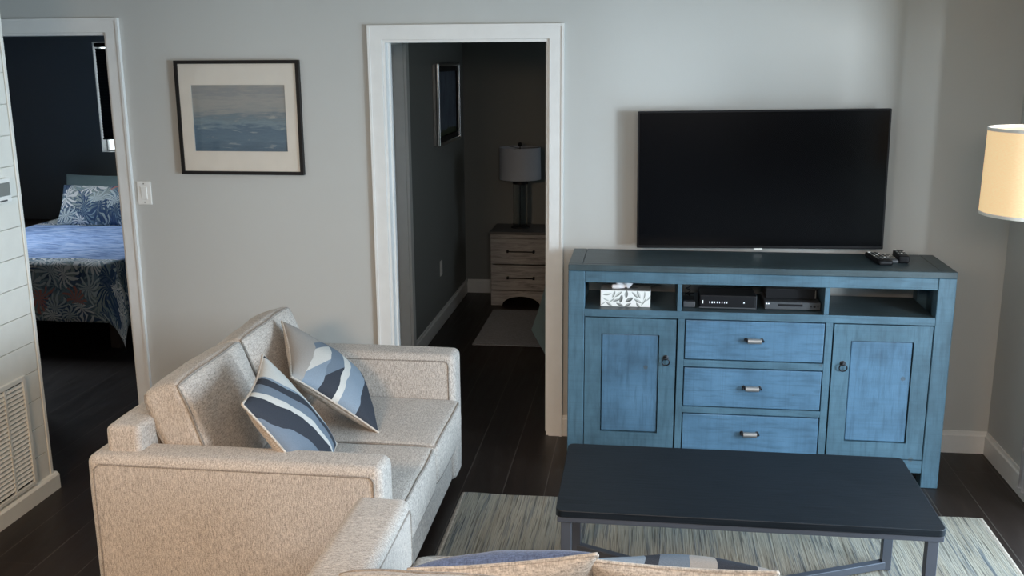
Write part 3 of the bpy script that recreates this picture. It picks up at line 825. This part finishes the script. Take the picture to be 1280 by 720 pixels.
# ------------------------------------------------------------------ sofas (front faces local +Y, width along local X)
def sofa(origin, rz, W, ncush, label, group, aw=.150, drop=0):
    s = empty('sofa', origin, (0, 0, rz), label, 'sofa')
    AH = .652; D = 1.0; hw = W / 2
    PR = .0055
    # arms: boxed with a piped rim on each broad face
    for sg in (-1, 1):
        xc = sg * (hw - aw / 2)
        h = (aw / 2, D / 2 + .013, (AH - .05) / 2); c = (xc, D / 2 - .016, .05 + h[2]); pf = (.006, .004, .006)
        a = part('arm', M['sofa'], s, lambda bm: soft_box(bm, c, h, .030, pf, 10, .0015, sg + 2), smooth=True)
        for d in (-1, 1):
            def f(bm):
                pts = []
                # rim inset slightly from the outer rounding, up the front, over the top, down the back
                x = xc + d * (h[0] + .0005); y0, y1, z0, z1, r = -.002, D - .030, .07, AH - .028, .02
                pts += [(x, y1, z0 + (z1 - z0 - r) * k / 8) for k in range(9)]
                pts += [(x, y1 - r + r * math.cos(t_), z1 - r + r * math.sin(t_)) for t_ in (PI / 8, PI / 4, 3 * PI / 8)]
                pts += [(x, y1 - r - (y1 - y0 - 2 * r) * k / 16, z1) for k in range(17)]
                pts += [(x, y0, z1 - r - (z1 - z0 - r) * k / 8) for k in range(9)]
                tube(bm, pts, PR * .75, 6)
            part('piping', M['piping'], a, f, smooth=True)
    ih = hw - aw
    # base and back frame
    h = (hw - .012, .465, .10); c = (0, .495, .155)
    part('base', M['sofa'], s, lambda bm: (soft_box(bm, (0, .50, .155), (ih + .004, .478, .105), .018, (.0, .004, 0), 12, .002, 5)), smooth=True)
    part('back_frame', M['sofa'], s, lambda bm: soft_box(bm, (0, .088, .41), (hw - .045, .062, .335), .022, (0, .004, .006), 12, .002, 9), smooth=True)
    for sg in (-1, 1):
        for y in (.09, .90):
            part('leg', M['bedwood'], s, lambda bm: lathe(bm, [(.018, 0), (.026, .052)], 14, (sg * (hw - .09), y, 0)))
    cw = 2 * ih / ncush
    for k in range(ncush):
        xc = -ih + cw * (k + .5)
        h = (cw / 2 - .003, .415, .092); c = (xc, .61, .358); pf = (.0, .012, .012); r = .03
        q = part('seat_cushion', M['sofa'], s, lambda bm: soft_box(bm, c, h, r, pf, 14, .005, k + 11), smooth=True)
        for sg in (-1, 1): part('piping', M['piping'], q, lambda bm: tube(bm, seam(c, h, r, pf, 2, sg, .005, k + 11), PR, 6, True), smooth=True)
        # back cushion leaning on the frame
        h2 = (cw / 2 - .004, .072, .205); pf2 = (.002, .030, .022); r2 = .028
        T = Matrix.Translation((xc, .245, .648 - drop)) @ Matrix.Rotation(math.radians(19), 4, 'X')
        def f(bm):
            soft_box(bm, (0, 0, 0), h2, r2, pf2, 14, .007, k + 31); xform(bm, T)
        q = part('back_cushion', M['sofa'], s, f, smooth=True)
        for sg in (-1, 1): part('piping', M['piping'], q, lambda bm: (tube(bm, seam((0, 0, 0), h2, r2, pf2, 1, sg, .007, k + 31), PR, 6, True), xform(bm, T)), smooth=True)
    return s
sofa((-1.82, -1.325, 0), -PI / 2, 1.43, 2, 'grey tweed love seat with two patterned pillows below the seascape picture', None)
sofa((.275, -3.225, 0), 0, 2.25, 3, 'grey tweed sofa facing the television, only its arm and cushion tops visible', None, .172, .045)

# ------------------------------------------------------------------ throw pillows
def pillow(c, ex, ey, s, thick, mat_front, mat_back, label, cat='pillow', name='throw_pillow', asp=1.0, group=None, seed=0, sag=.0):
    ex = Vector(ex).normalized(); ey = Vector(ey); ey = (ey - ex * ey.dot(ex)).normalized(); ez = ex.cross(ey)
    R_ = Matrix((ex, ey, ez)).transposed()
    p = empty(name, c, R_, label, cat, group)
    n = 26; hx, hy = s / 2 * asp, s / 2
    def pos(u, v, sg):
        inn = .075
        x = hx * u * (1 - inn * (1 - v * v)); y = hy * v * (1 - inn * (1 - u * u))
        e = max(0, (1 - u * u)) * max(0, (1 - v * v))
        z = sg * thick * (e ** .42) * (1 - .10 * (u * u + v * v))
        w = mnoise.noise_vector(Vector((x * 9 + seed, y * 9, sg))) * .010 * (e ** .3)
        z += w.z + sag * (u * u - .3) * .5
        return Vector((x + w.x * .3, y + w.y * .3, z))
    us = [math.sin(PI / 2 * (-1 + 2 * i / n)) for i in range(n + 1)]
    for nm, sg, mt in (('front_cover', 1, mat_front), ('back_cover', -1, mat_back)):
        def f(bm):
            g = [[bm.verts.new(pos(u, v, sg)) for v in us] for u in us]
            for i in range(n):
                for j in range(n): bm.faces.new((g[i][j], g[i + 1][j], g[i + 1][j + 1], g[i][j + 1]))
        o = part(nm, mt, p, f, smooth=True)
    def f(bm):
        L = [pos(u, -1, 1) for u in us[:-1]] + [pos(1, v, 1) for v in us[:-1]] + [pos(u, 1, 1) for u in us[::-1][:-1]] + [pos(-1, v, 1) for v in us[::-1][:-1]]
        L2 = [L[0]]
        for q in L[1:]:
            if (q - L2[-1]).length > .004: L2.append(q)
        tube(bm, L2, .005, 6, True)
    part('piping', M['tan'], p, f, smooth=True)
    return p
pillow((-1.226, -1.735, .672), (-.213, .974, .079), (-.53, -.183, .828), .455, .070, M['stripe'], M['tan'], 'grey, charcoal and white striped pillow leaning in the love seat', seed=1)
pillow((-1.285, -1.125, .660), (.633, .454, -.661), (-.398, .911, .241), .46, .080, M['patch'], M['tan'], 'patchwork grey and white pillow behind the striped pillow', seed=4)
pillow((-.305, -2.715, .620), (-.97, -.09, -.10), (.03, -.62, .78), .45, .088, M['slate'], M['tan'], 'slate blue fronted pillow with tan back on the near sofa', seed=7)
pillow((.112, -2.70, .622), (-1, .02, .0), (0, -.60, .80), .44, .088, M['band'], M['tan'], 'banded tan, grey and charcoal pillow on the near sofa', seed=9)

# ------------------------------------------------------------------ floor lamp and curtain at the right edge
fl = empty('floor_lamp', (1.62, -1.52, 0), None, 'lit floor lamp with a warm cream drum shade at the right edge', 'floor lamp')
sx, sy = 1.476 - 1.62, -1.0 + 1.52; SZ0, SZ1, SR = 1.366, 1.682, .197
part('base', M['iron'], fl, lambda bm: lathe(bm, [(.0, 0), (.13, 0), (.13, .018), (.10, .028), (.02, .034), (0, .034)], 36, cap=False), auto=35)
part('pole', M['iron'], fl, lambda bm: tube(bm, [(0, 0, .03), (0, 0, 1.30)], .011, 12))
part('arm', M['iron'], fl, lambda bm: tube(bm, [(0, 0, 1.28), (0, 0, 1.31), (sx * .1, sy * .1, 1.325), (sx * .9, sy * .9, 1.325), (sx, sy, 1.335), (sx, sy, 1.44)], .008, 10))
def f(bm):
    n = 64; t_ = .0015
    lathe(bm, [(SR, SZ0), (SR - .004, SZ1), (SR - .004 - t_, SZ1), (SR - t_, SZ0), (SR, SZ0)], n, (sx, sy, 0), cap=False)
shd = part('lamp_shade', M['shade'], fl, f, smooth=True, auto=40)
for z, rr in ((SZ0, SR), (SZ1, SR - .004)):
    def f(bm):
        lathe(bm, [(rr + .0012, z - .006), (rr + .0018, z), (rr + .0012, z + .006), (rr - .004, z + .006), (rr - .004, z - .006), (rr + .0012, z - .006)], 64, (sx, sy, 0), cap=False)
    part('shade_trim', M['shadetrim'], shd, f)
def f(bm):
    for k in range(3):
        a = 2 * PI * k / 3 + .3
        tube(bm, [(sx, sy, SZ1 - .02), (sx + (SR - .006) * math.cos(a), sy + (SR - .006) * math.sin(a), SZ1 - .005)], .002, 6)
    lathe(bm, [(.02, SZ1 - .024), (.02, SZ1 - .016)], 16, (sx, sy, 0)); tube(bm, [(sx, sy, 1.44), (sx, sy, SZ1 - .02)], .003, 6)
part('spider', M['chrome'], shd, f)
part('bulb', led('warm_bulb', (1, .8, .5), 6), fl, lambda bm: lathe(bm, [(.0, 1.44), (.014, 1.44), (.016, 1.47), (.03, 1.51), (.032, 1.53), (.022, 1.555), (0, 1.565)], 20, (sx, sy, 0), cap=False), smooth=True)

cu = empty('curtain', (1.668, -.655, .115), None, 'grey pleated curtain hanging at the right edge beside the baseboard', 'curtain')
def f(bm):
    n, L = 70, .19; g = []
    for j, z in enumerate((0, .03, .031, .6, 1.2, 1.8, 2.12)):
        row = []
        for i in range(n + 1):
            u = i / n; a = .022 * (1 + .25 * math.sin(5 * u + z))
            row.append(bm.verts.new((a * math.sin(u * 2 * PI * 4.0) + .004 * math.sin(9 * u + z * 3), -L * u + .004 * math.sin(z * 2), z)))
        g.append(row)
    for a, b in zip(g, g[1:]):
        for i in range(n): bm.faces.new((a[i], a[i + 1], b[i + 1], b[i]))
    r = bmesh.ops.solidify(bm, geom=bm.faces[:], thickness=.0015)
part('panel', M['curtain'], cu, f, smooth=True)
part('hem', M['curtain'], cu, lambda bm: tube(bm, [(.022 * math.sin(u * 2 * PI * 4.) * (1 + .25 * math.sin(5 * u)), -.19 * u, .004) for u in [k / 70 for k in range(71)]], .003, 6))
cr = empty('curtain_rod', (1.668, -.62, 2.25), None, 'dark curtain rod above the glazed door', 'curtain rod')
part('rod', M['iron'], cr, lambda bm: tube(bm, [(0, .05, 0), (0, -3.1, 0)], .012, 12))
for y in (.03, -3.08): part('bracket', M['iron'], cr, lambda bm: tube(bm, [(0, y, 0), (.067, y, 0)], .008, 8))

# ------------------------------------------------------------------ middle bedroom
ns = empty('nightstand', (-.955, 2.785, 0), None, 'grey washed wood nightstand with black pulls in the middle bedroom', 'nightstand')
NW, NDp, NH = .243, .40, .600
part('top', M['darktop'], ns, lambda bm: box(bm, -NW - .008, NW + .008, -.008, NDp, NH - .022, NH, .003, 1))
def f(bm):
    box(bm, -NW, -NW + .018, 0, NDp - .005, 0, NH - .022); box(bm, NW - .018, NW, 0, NDp - .005, 0, NH - .022); box(bm, -NW + .018, NW - .018, NDp - .015, NDp - .005, .06, NH - .022); box(bm, -NW + .018, NW - .018, .01, NDp - .015, .11, .12)
part('body', M['greywood'], ns, f)
part('top_rail', M['greywood'], ns, lambda bm: box(bm, -NW, NW, -.004, .014, NH - .052, NH - .022, .001, 1))
for za, zb in ((.340, .545), (.125, .330)):
    d = part('drawer', M['greywood'], ns, lambda bm: (box(bm, -NW + .004, NW - .004, -.006, .016, za, zb, .002, 1), box(bm, -NW + .02, NW - .02, .016, NDp - .02, za + .02, zb - .02)))
    zc = (za + zb) / 2 + .003
    part('handle', M['black'], d, lambda bm: (tube(bm, [(-.10, -.03, zc), (.10, -.03, zc)], .005, 8), box(bm, -.112, -.096, -.036, -.005, zc - .01, zc + .01, .001, 1), box(bm, .096, .112, -.036, -.005, zc - .01, zc + .01, .001, 1)))
def f(bm):
    pts = [(-NW, 0), (-NW + .09, 0)] + [(-.153 * math.cos(PI * k / 16), .075 * math.sin(PI * k / 16)) for k in range(1, 16)] + [(NW - .09, 0), (NW, 0), (NW, .12), (-NW, .12)]
    prism(bm, pts, 1, -.004, .014)
part('plinth', M['greywood'], ns, f)

tl = empty('table_lamp', (-.985, 3.0, .6002), None, 'glass column table lamp with grey drum shade on the nightstand', 'table lamp')
part('base', M['iron'], tl, lambda bm: (lathe(bm, [(0, 0), (.075, 0), (.075, .012), (.066, .016), (0, .016)], 32, cap=False)), auto=35)
part('column', M['glass'], tl, lambda bm: (lathe(bm, [(.058, .016), (.058, .355), (.052, .355), (.052, .016), (.058, .016)], 32, cap=False)), smooth=True, auto=40)
part('rod', M['iron'], tl, lambda bm: tube(bm, [(0, 0, .014), (0, 0, .50)], .006, 10))
part('cap', M['black'], tl, lambda bm: lathe(bm, [(0, .355), (.062, .355), (.058, .375), (.03, .39), (0, .39)], 32, cap=False), auto=35)
sh2 = part('lamp_shade', M['dimshade'], tl, lambda bm: lathe(bm, [(.168, .395), (.164, .648), (.1625, .648), (.1665, .395), (.168, .395)], 48, cap=False), smooth=True, auto=40)
part('spider', M['iron'], sh2, lambda bm: [tube(bm, [(0, 0, .64), (.163 * math.cos(a), .163 * math.sin(a), .645)], .002, 6) for a in (.2, .2 + 2 * PI / 3, .2 + 4 * PI / 3)])
part('finial', M['black'], tl, lambda bm: lathe(bm, [(.004, .49), (.004, .655), (.014, .66), (.017, .672), (.012, .684), (.001, .687)], 16), smooth=True)

mr = tag(part('floor_mat', M['greyrug'], None, lambda bm: box(bm, -1.155, -.42, 1.62, 2.60, .0005, .010, .003, 1)), 'small grey woven mat on the dark bedroom floor', 'rug')
ol = empty('outlet', (DX, 2.155, .43), None, 'white wall outlet on the partition beyond the middle doorway', 'outlet')
part('plate', M['white'], ol, lambda bm: box(bm, 0, .006, -.036, .036, -.058, .058, .003, 1))
for z in (-.022, .022): part('socket', M['white'], ol, lambda bm: box(bm, .006, .009, -.017, .017, z - .016, z + .016, .002, 1))
bp = empty('framed_picture', (DX, 2.415, 1.622), (0, 0, PI / 2), 'silver edged dark picture on the partition in the middle bedroom', 'picture')
def f(bm):
    w, h, rr = .40, .28, .014
    for p0, p1 in (((-w, -h), (w, -h)), ((w, -h), (w, h)), ((w, h), (-w, h)), ((-w, h), (-w, -h))):
        tube(bm, [(p0[0], -.034, p0[1]), (p1[0], -.034, p1[1])], rr, 14)
    frame_bm(bm, .806, .566, .012, .034)
part('frame', M['chrome'], bp, f, smooth=True, auto=40)
part('inner_frame', M['black'], bp, lambda bm: frame_bm(bm, .772, .532, .036, .036))
part('print', M['fall'], bp, lambda bm: (box(bm, -.348, .348, -.022, -.012, -.228, .228)))
part('backing', M['black'], bp, lambda bm: box(bm, -.39, .39, -.012, 0, -.27, .27))

bd = empty('bed', (.10, 2.20, 0), None, 'bed in the middle bedroom behind the door casing', 'bed')
part('frame', M['bedwood'], bd, lambda bm: (box(bm, -.70, .76, -1.0, .98, .14, .26, .006, 1),))
for a in (-.64, .70):
    for b in (-.94, .92): part('leg', M['bedwood'], bd, lambda bm: box(bm, a - .03, a + .03, b - .03, b + .03, 0, .14))
part('mattress', M['mattress'], bd, lambda bm: soft_box(bm, (.03, -.01, .39), (.72, .98, .13), .05, (0, 0, .01), 8), smooth=True)
def f(bm):
    # spread over the top, hanging down the side and the foot with a flared corner
    pts = {}
    for j in range(21):
        y = -1.04 + 1.90 * j / 20
        dr = .30 + .025 * math.sin(y * 9)
        prof = [(-.72 - .010, dr - .01), (-.735 - .012 * math.sin(y * 14), .38), (-.71, .525), (-.6, .545), (0, .55), (.78, .535)]
        if j == 0: prof = [(-.79, .25), (-.745, .38), (-.705, .52), (-.6, .54), (0, .545), (.78, .53)]
        pts[j] = [bm.verts.new((p[0], y, p[1])) for p in prof]
    for j in range(20):
        for i in range(5): bm.faces.new((pts[j][i], pts[j + 1][i], pts[j + 1][i + 1], pts[j][i + 1]))
    ft = [bm.verts.new((x, -1.06 - .02 * math.cos(k * 1.3), z)) for k, (x, z) in enumerate(((-.79, .25), (-.70, .10), (-.60, .03), (-.4, .05), (0, .06), (.78, .06)))]
    top = pts[0]
    bm.faces.new((top[0], top[1], ft[1], ft[0])) if False else None
    for i in range(5):
        bm.faces.new((top[i], top[i + 1], ft[i + 1], ft[i]) if i else (top[0], top[1], ft[1]))
    bmesh.ops.solidify(bm, geom=bm.faces[:], thickness=.006)
sp = part('bedspread', M['teal'], None, f, smooth=True); sp.location = (.10, 2.20, 0)
tag(sp, 'pale teal bedspread corner hanging beside the grey mat', 'bedspread')

# ------------------------------------------------------------------ left bedroom
QX0, QX1, QY0, QY1, QZ = -4.95, -3.50, 1.17, 3.16, .615
bd = empty('bed', ((QX0 + QX1) / 2, (QY0 + QY1) / 2, 0), None, 'bed under the palm leaf bedspread in the left bedroom', 'bed')
bx, by = (QX1 - QX0) / 2, (QY1 - QY0) / 2
part('frame', M['bedwood'], bd, lambda bm: box(bm, -bx + .05, bx - .05, -by + .06, by - .02, .20, .30, .006, 1))
for a in (-1, 1):
    for b in (-1, 1): part('leg', M['bedwood'], bd, lambda bm: box(bm, a * (bx - .10) - .035, a * (bx - .10) + .035, b * (by - .14) - .035, b * (by - .14) + .035, 0, .20, .004, 1))
part('mattress', M['mattress'], bd, lambda bm: soft_box(bm, (0, .0, .44), (bx - .03, by - .025, .145), .05, (0, 0, .01), 8), smooth=True)
def quilt():
    bm = NB(); uvl = bm.loops.layers.uv.new('uv')
    uvs = {}
    nx, ny = 44, 40
    # sheet coordinates: s across, t along; hangs past the foot edge and the right side
    def P(x, y):
        wob = mnoise.noise(Vector((x * 3, y * 3, 1)))
        return wob
    fl_, sd = .42, .38
    xs = [QX0 - .02 + (QX1 - QX0 + .02) * i / 30 for i in range(31)]
    xs2 = xs + [QX1 + sd * k / 9 for k in range(1, 10)]
    ys = [QY0 - fl_ * (1 - k / 10) for k in range(10)] + [QY0 + (QY1 - QY0 - .02) * j / 30 for j in range(31)]
    g = []
    for y in ys:
        row = []
        for x in xs2:
            ox, oy = max(0, x - QX1), max(0, QY0 - y)
            n = mnoise.noise(Vector((x * 4, y * 4, 2))) * .012
            px, py, pz = min(x, QX1), max(y, QY0), QZ + n
            if ox > 0 or oy > 0:
                d = math.hypot(ox, oy)
                if ox > 0 and oy > 0:
                    # corner folds down and outward
                    a = ox / (ox + oy)
                    px += .07 * math.sin(a * PI / 2) * min(1, d / .2) + .012; py -= .05 * math.cos(a * PI / 2) * min(1, d / .2) + .012
                    pz -= max(ox, oy) + .40 * min(ox, oy)
                else:
                    r_ = min(1, d / .03)
                    px += (.012 * r_ + .014 * math.sin(y * 9) * min(1, d / .3)) if ox > 0 else 0
                    py -= (.012 * r_ + .014 * math.sin(x * 10) * min(1, d / .3)) if oy > 0 else 0
                    pz -= d - .02 * r_
            v = bm.verts.new((px, py, max(pz, .02))); uvs[v] = (x, y); row.append(v)
        g.append(row)
    for j in range(len(g) - 1):
        for i in range(len(g[0]) - 1):
            f_ = bm.faces.new((g[j][i], g[j][i + 1], g[j + 1][i + 1], g[j + 1][i]))
            top = ys[j] >= QY0 + .03 and xs2[i] < QX1
            f_.material_index = 1 if ys[j] > QY0 + .10 and ys[j] < QY1 - .55 else 0
            for lp in f_.loops: lp[uvl].uv = uvs[lp.vert]
    return bm
q = mesh('bedspread', quilt(), [M['floral'], M['bedtop_skylight']], None, smooth=True)
md_ = q.modifiers.new('thickness', 'SOLIDIFY'); md_.thickness = .008; md_.offset = 1
tag(q, 'blue bedspread with palm leaf print hanging over the foot of the left bed', 'bedspread')

def bed_pillow(c, w, h, th_, tilt, mat, label, uv=False):
    p = empty('bed_pillow', c, (PI / 2 - tilt, 0, 0), label, 'pillow')
    n = 22; us = [math.sin(PI / 2 * (-1 + 2 * i / n)) for i in range(n + 1)]
    bm = NB(); uvl = bm.loops.layers.uv.new('uv')
    for sg in (1, -1):
        g = []
        for u in us:
            row = []
            for v in us:
                e = (1 - u * u) * (1 - v * v)
                x = w / 2 * u * (1 - .05 * (1 - v * v)); y = h / 2 * v * (1 - .06 * (1 - u * u))
                row.append((bm.verts.new((x, y, sg * th_ * e ** .4 + mnoise.noise(Vector((x * 6, y * 6, sg + w))) * .02 * e ** .3)), (x, y)))
            g.append(row)
        for i in range(n):
            for j in range(n):
                q4 = (g[i][j], g[i + 1][j], g[i + 1][j + 1], g[i][j + 1])
                f_ = bm.faces.new([a[0] for a in q4])
                for lp, a in zip(f_.loops, q4): lp[uvl].uv = (a[1][0] + 2, a[1][1] + 1)
    bmesh.ops.remove_doubles(bm, verts=bm.verts[:], dist=1e-5)
    mesh('cover', bm, mat, p, smooth=True)
    bm = NB(); tube(bm, [(w / 2 * u, -h / 2 * (1 - .06 * (1 - u * u)), 0) for u in us], .004, 6); mesh('hem', bm, mat, p)
    return p
bed_pillow((-4.40, 2.72, QZ + .155), .80, .365, .085, .50, M['floral'], 'palm leaf print pillow in front of the teal pillow')
bed_pillow((-4.50, 2.95, QZ + .19), .78, .40, .075, .30, M['teal'], 'plain teal pillow against the wall behind the printed pillow')
dn = empty('side_table', (-5.36, 2.90, 0), None, 'dark low table in the corner beside the left bed', 'side table')
part('top', M['bedwood'], dn, lambda bm: box(bm, -.32, .32, -.26, .26, .55, .58, .004, 1))
part('drawer', M['bedwood'], dn, lambda bm: box(bm, -.28, .28, -.235, .22, .40, .545, .003, 1))
for a in (-.27, .27):
    for b in (-.21, .21): part('leg', M['bedwood'], dn, lambda bm: box(bm, a - .02, a + .02, b - .02, b + .02, 0, .55))

# ------------------------------------------------------------------ camera
f_px = 1255.3177
r_ = Vector((.99155, .12959, -.00555)); u_ = Vector((-.02384, .22417, .97426)); w_ = Vector((-.1275, .9659, -.22536))
cam = bpy.data.cameras.new('camera'); co = bpy.data.objects.new('camera', cam); link(co)
cam.sensor_fit = 'HORIZONTAL'; cam.sensor_width = 36; cam.lens = f_px / 1280 * 36; cam.clip_start = .05
mw = Matrix((r_, u_, -w_)).transposed().to_4x4(); mw.translation = (0, -5.0, 1.96); co.matrix_world = mw
S.camera = co

# ------------------------------------------------------------------ light
wd = bpy.data.worlds.new('sky'); S.world = wd; wd.use_nodes = True
bg = wd.node_tree.nodes['Background']; bg.inputs[0].default_value = (.80, .92, 1.0, 1); bg.inputs[1].default_value = 2.2
def area(name, loc, target, sx, sy, power, c):
    L = bpy.data.lights.new(name, 'AREA'); L.shape = 'RECTANGLE'; L.size = sx; L.size_y = sy; L.energy = power; L.color = c
    o = bpy.data.objects.new(name, L); link(o); o.location = loc
    o.rotation_euler = (Vector(target) - Vector(loc)).to_track_quat('-Z', 'Y').to_euler(); return o
def point(name, loc, power, c, r=.05):
    L = bpy.data.lights.new(name, 'POINT'); L.energy = power; L.color = c; L.shadow_soft_size = r
    o = bpy.data.objects.new(name, L); link(o); o.location = loc; return o
area('patio_daylight', (3.5, -3.5, 1.42), (-.4, -.2, 1.1), .6, 1.3, 155, (.82, .92, 1.0))
p_ = area('patio_skylight', (1.90, -2.15, 1.05), (-1.0, -2.25, .45), 2.6, 1.9, 74, (.50, .75, 1.0)); p_.data.spread = math.radians(150)
k_ = area('kitchen_ceiling_light', (-1.5, -4.9, 2.40), (-1.7, -2.4, .2), .7, .7, 47, (1.0, .68, .43)); k_.data.spread = math.radians(95)
d_ = area('dining_ceiling_light', (.4, -4.6, 2.42), (.35, -1.4, .5), .9, .9, 22, (1.0, .84, .72)); d_.data.spread = math.radians(105)
point('floor_lamp_bulb', (1.476, -1.0, 1.53), 3.5, (1.0, .72, .42), .04)
area('bedroom_window_fill', (1.15, BY + .05, 1.5), (-.6, 1.8, .6), .7, 1.1, 5, (.75, .88, 1.0))  # fill light added in the unseen back window to lift the middle bedroom
b_ = area('bed_fill_light', (-5.85, 1.9, 2.05), (-4.2, 1.85, .5), .8, .8, 14, (.80, .90, 1.0)); b_.data.spread = math.radians(75)  # added fill for the bed top, kept narrow; no window is built there

vs = S.view_settings
S.display_settings.display_device = 'sRGB'
vs.view_transform = 'Standard'; vs.look = 'None'; vs.exposure = 0; vs.gamma = 1; vs.use_curve_mapping = False
S.cycles.use_denoising = True
S.cycles.max_bounces = 8; S.cycles.diffuse_bounces = 5
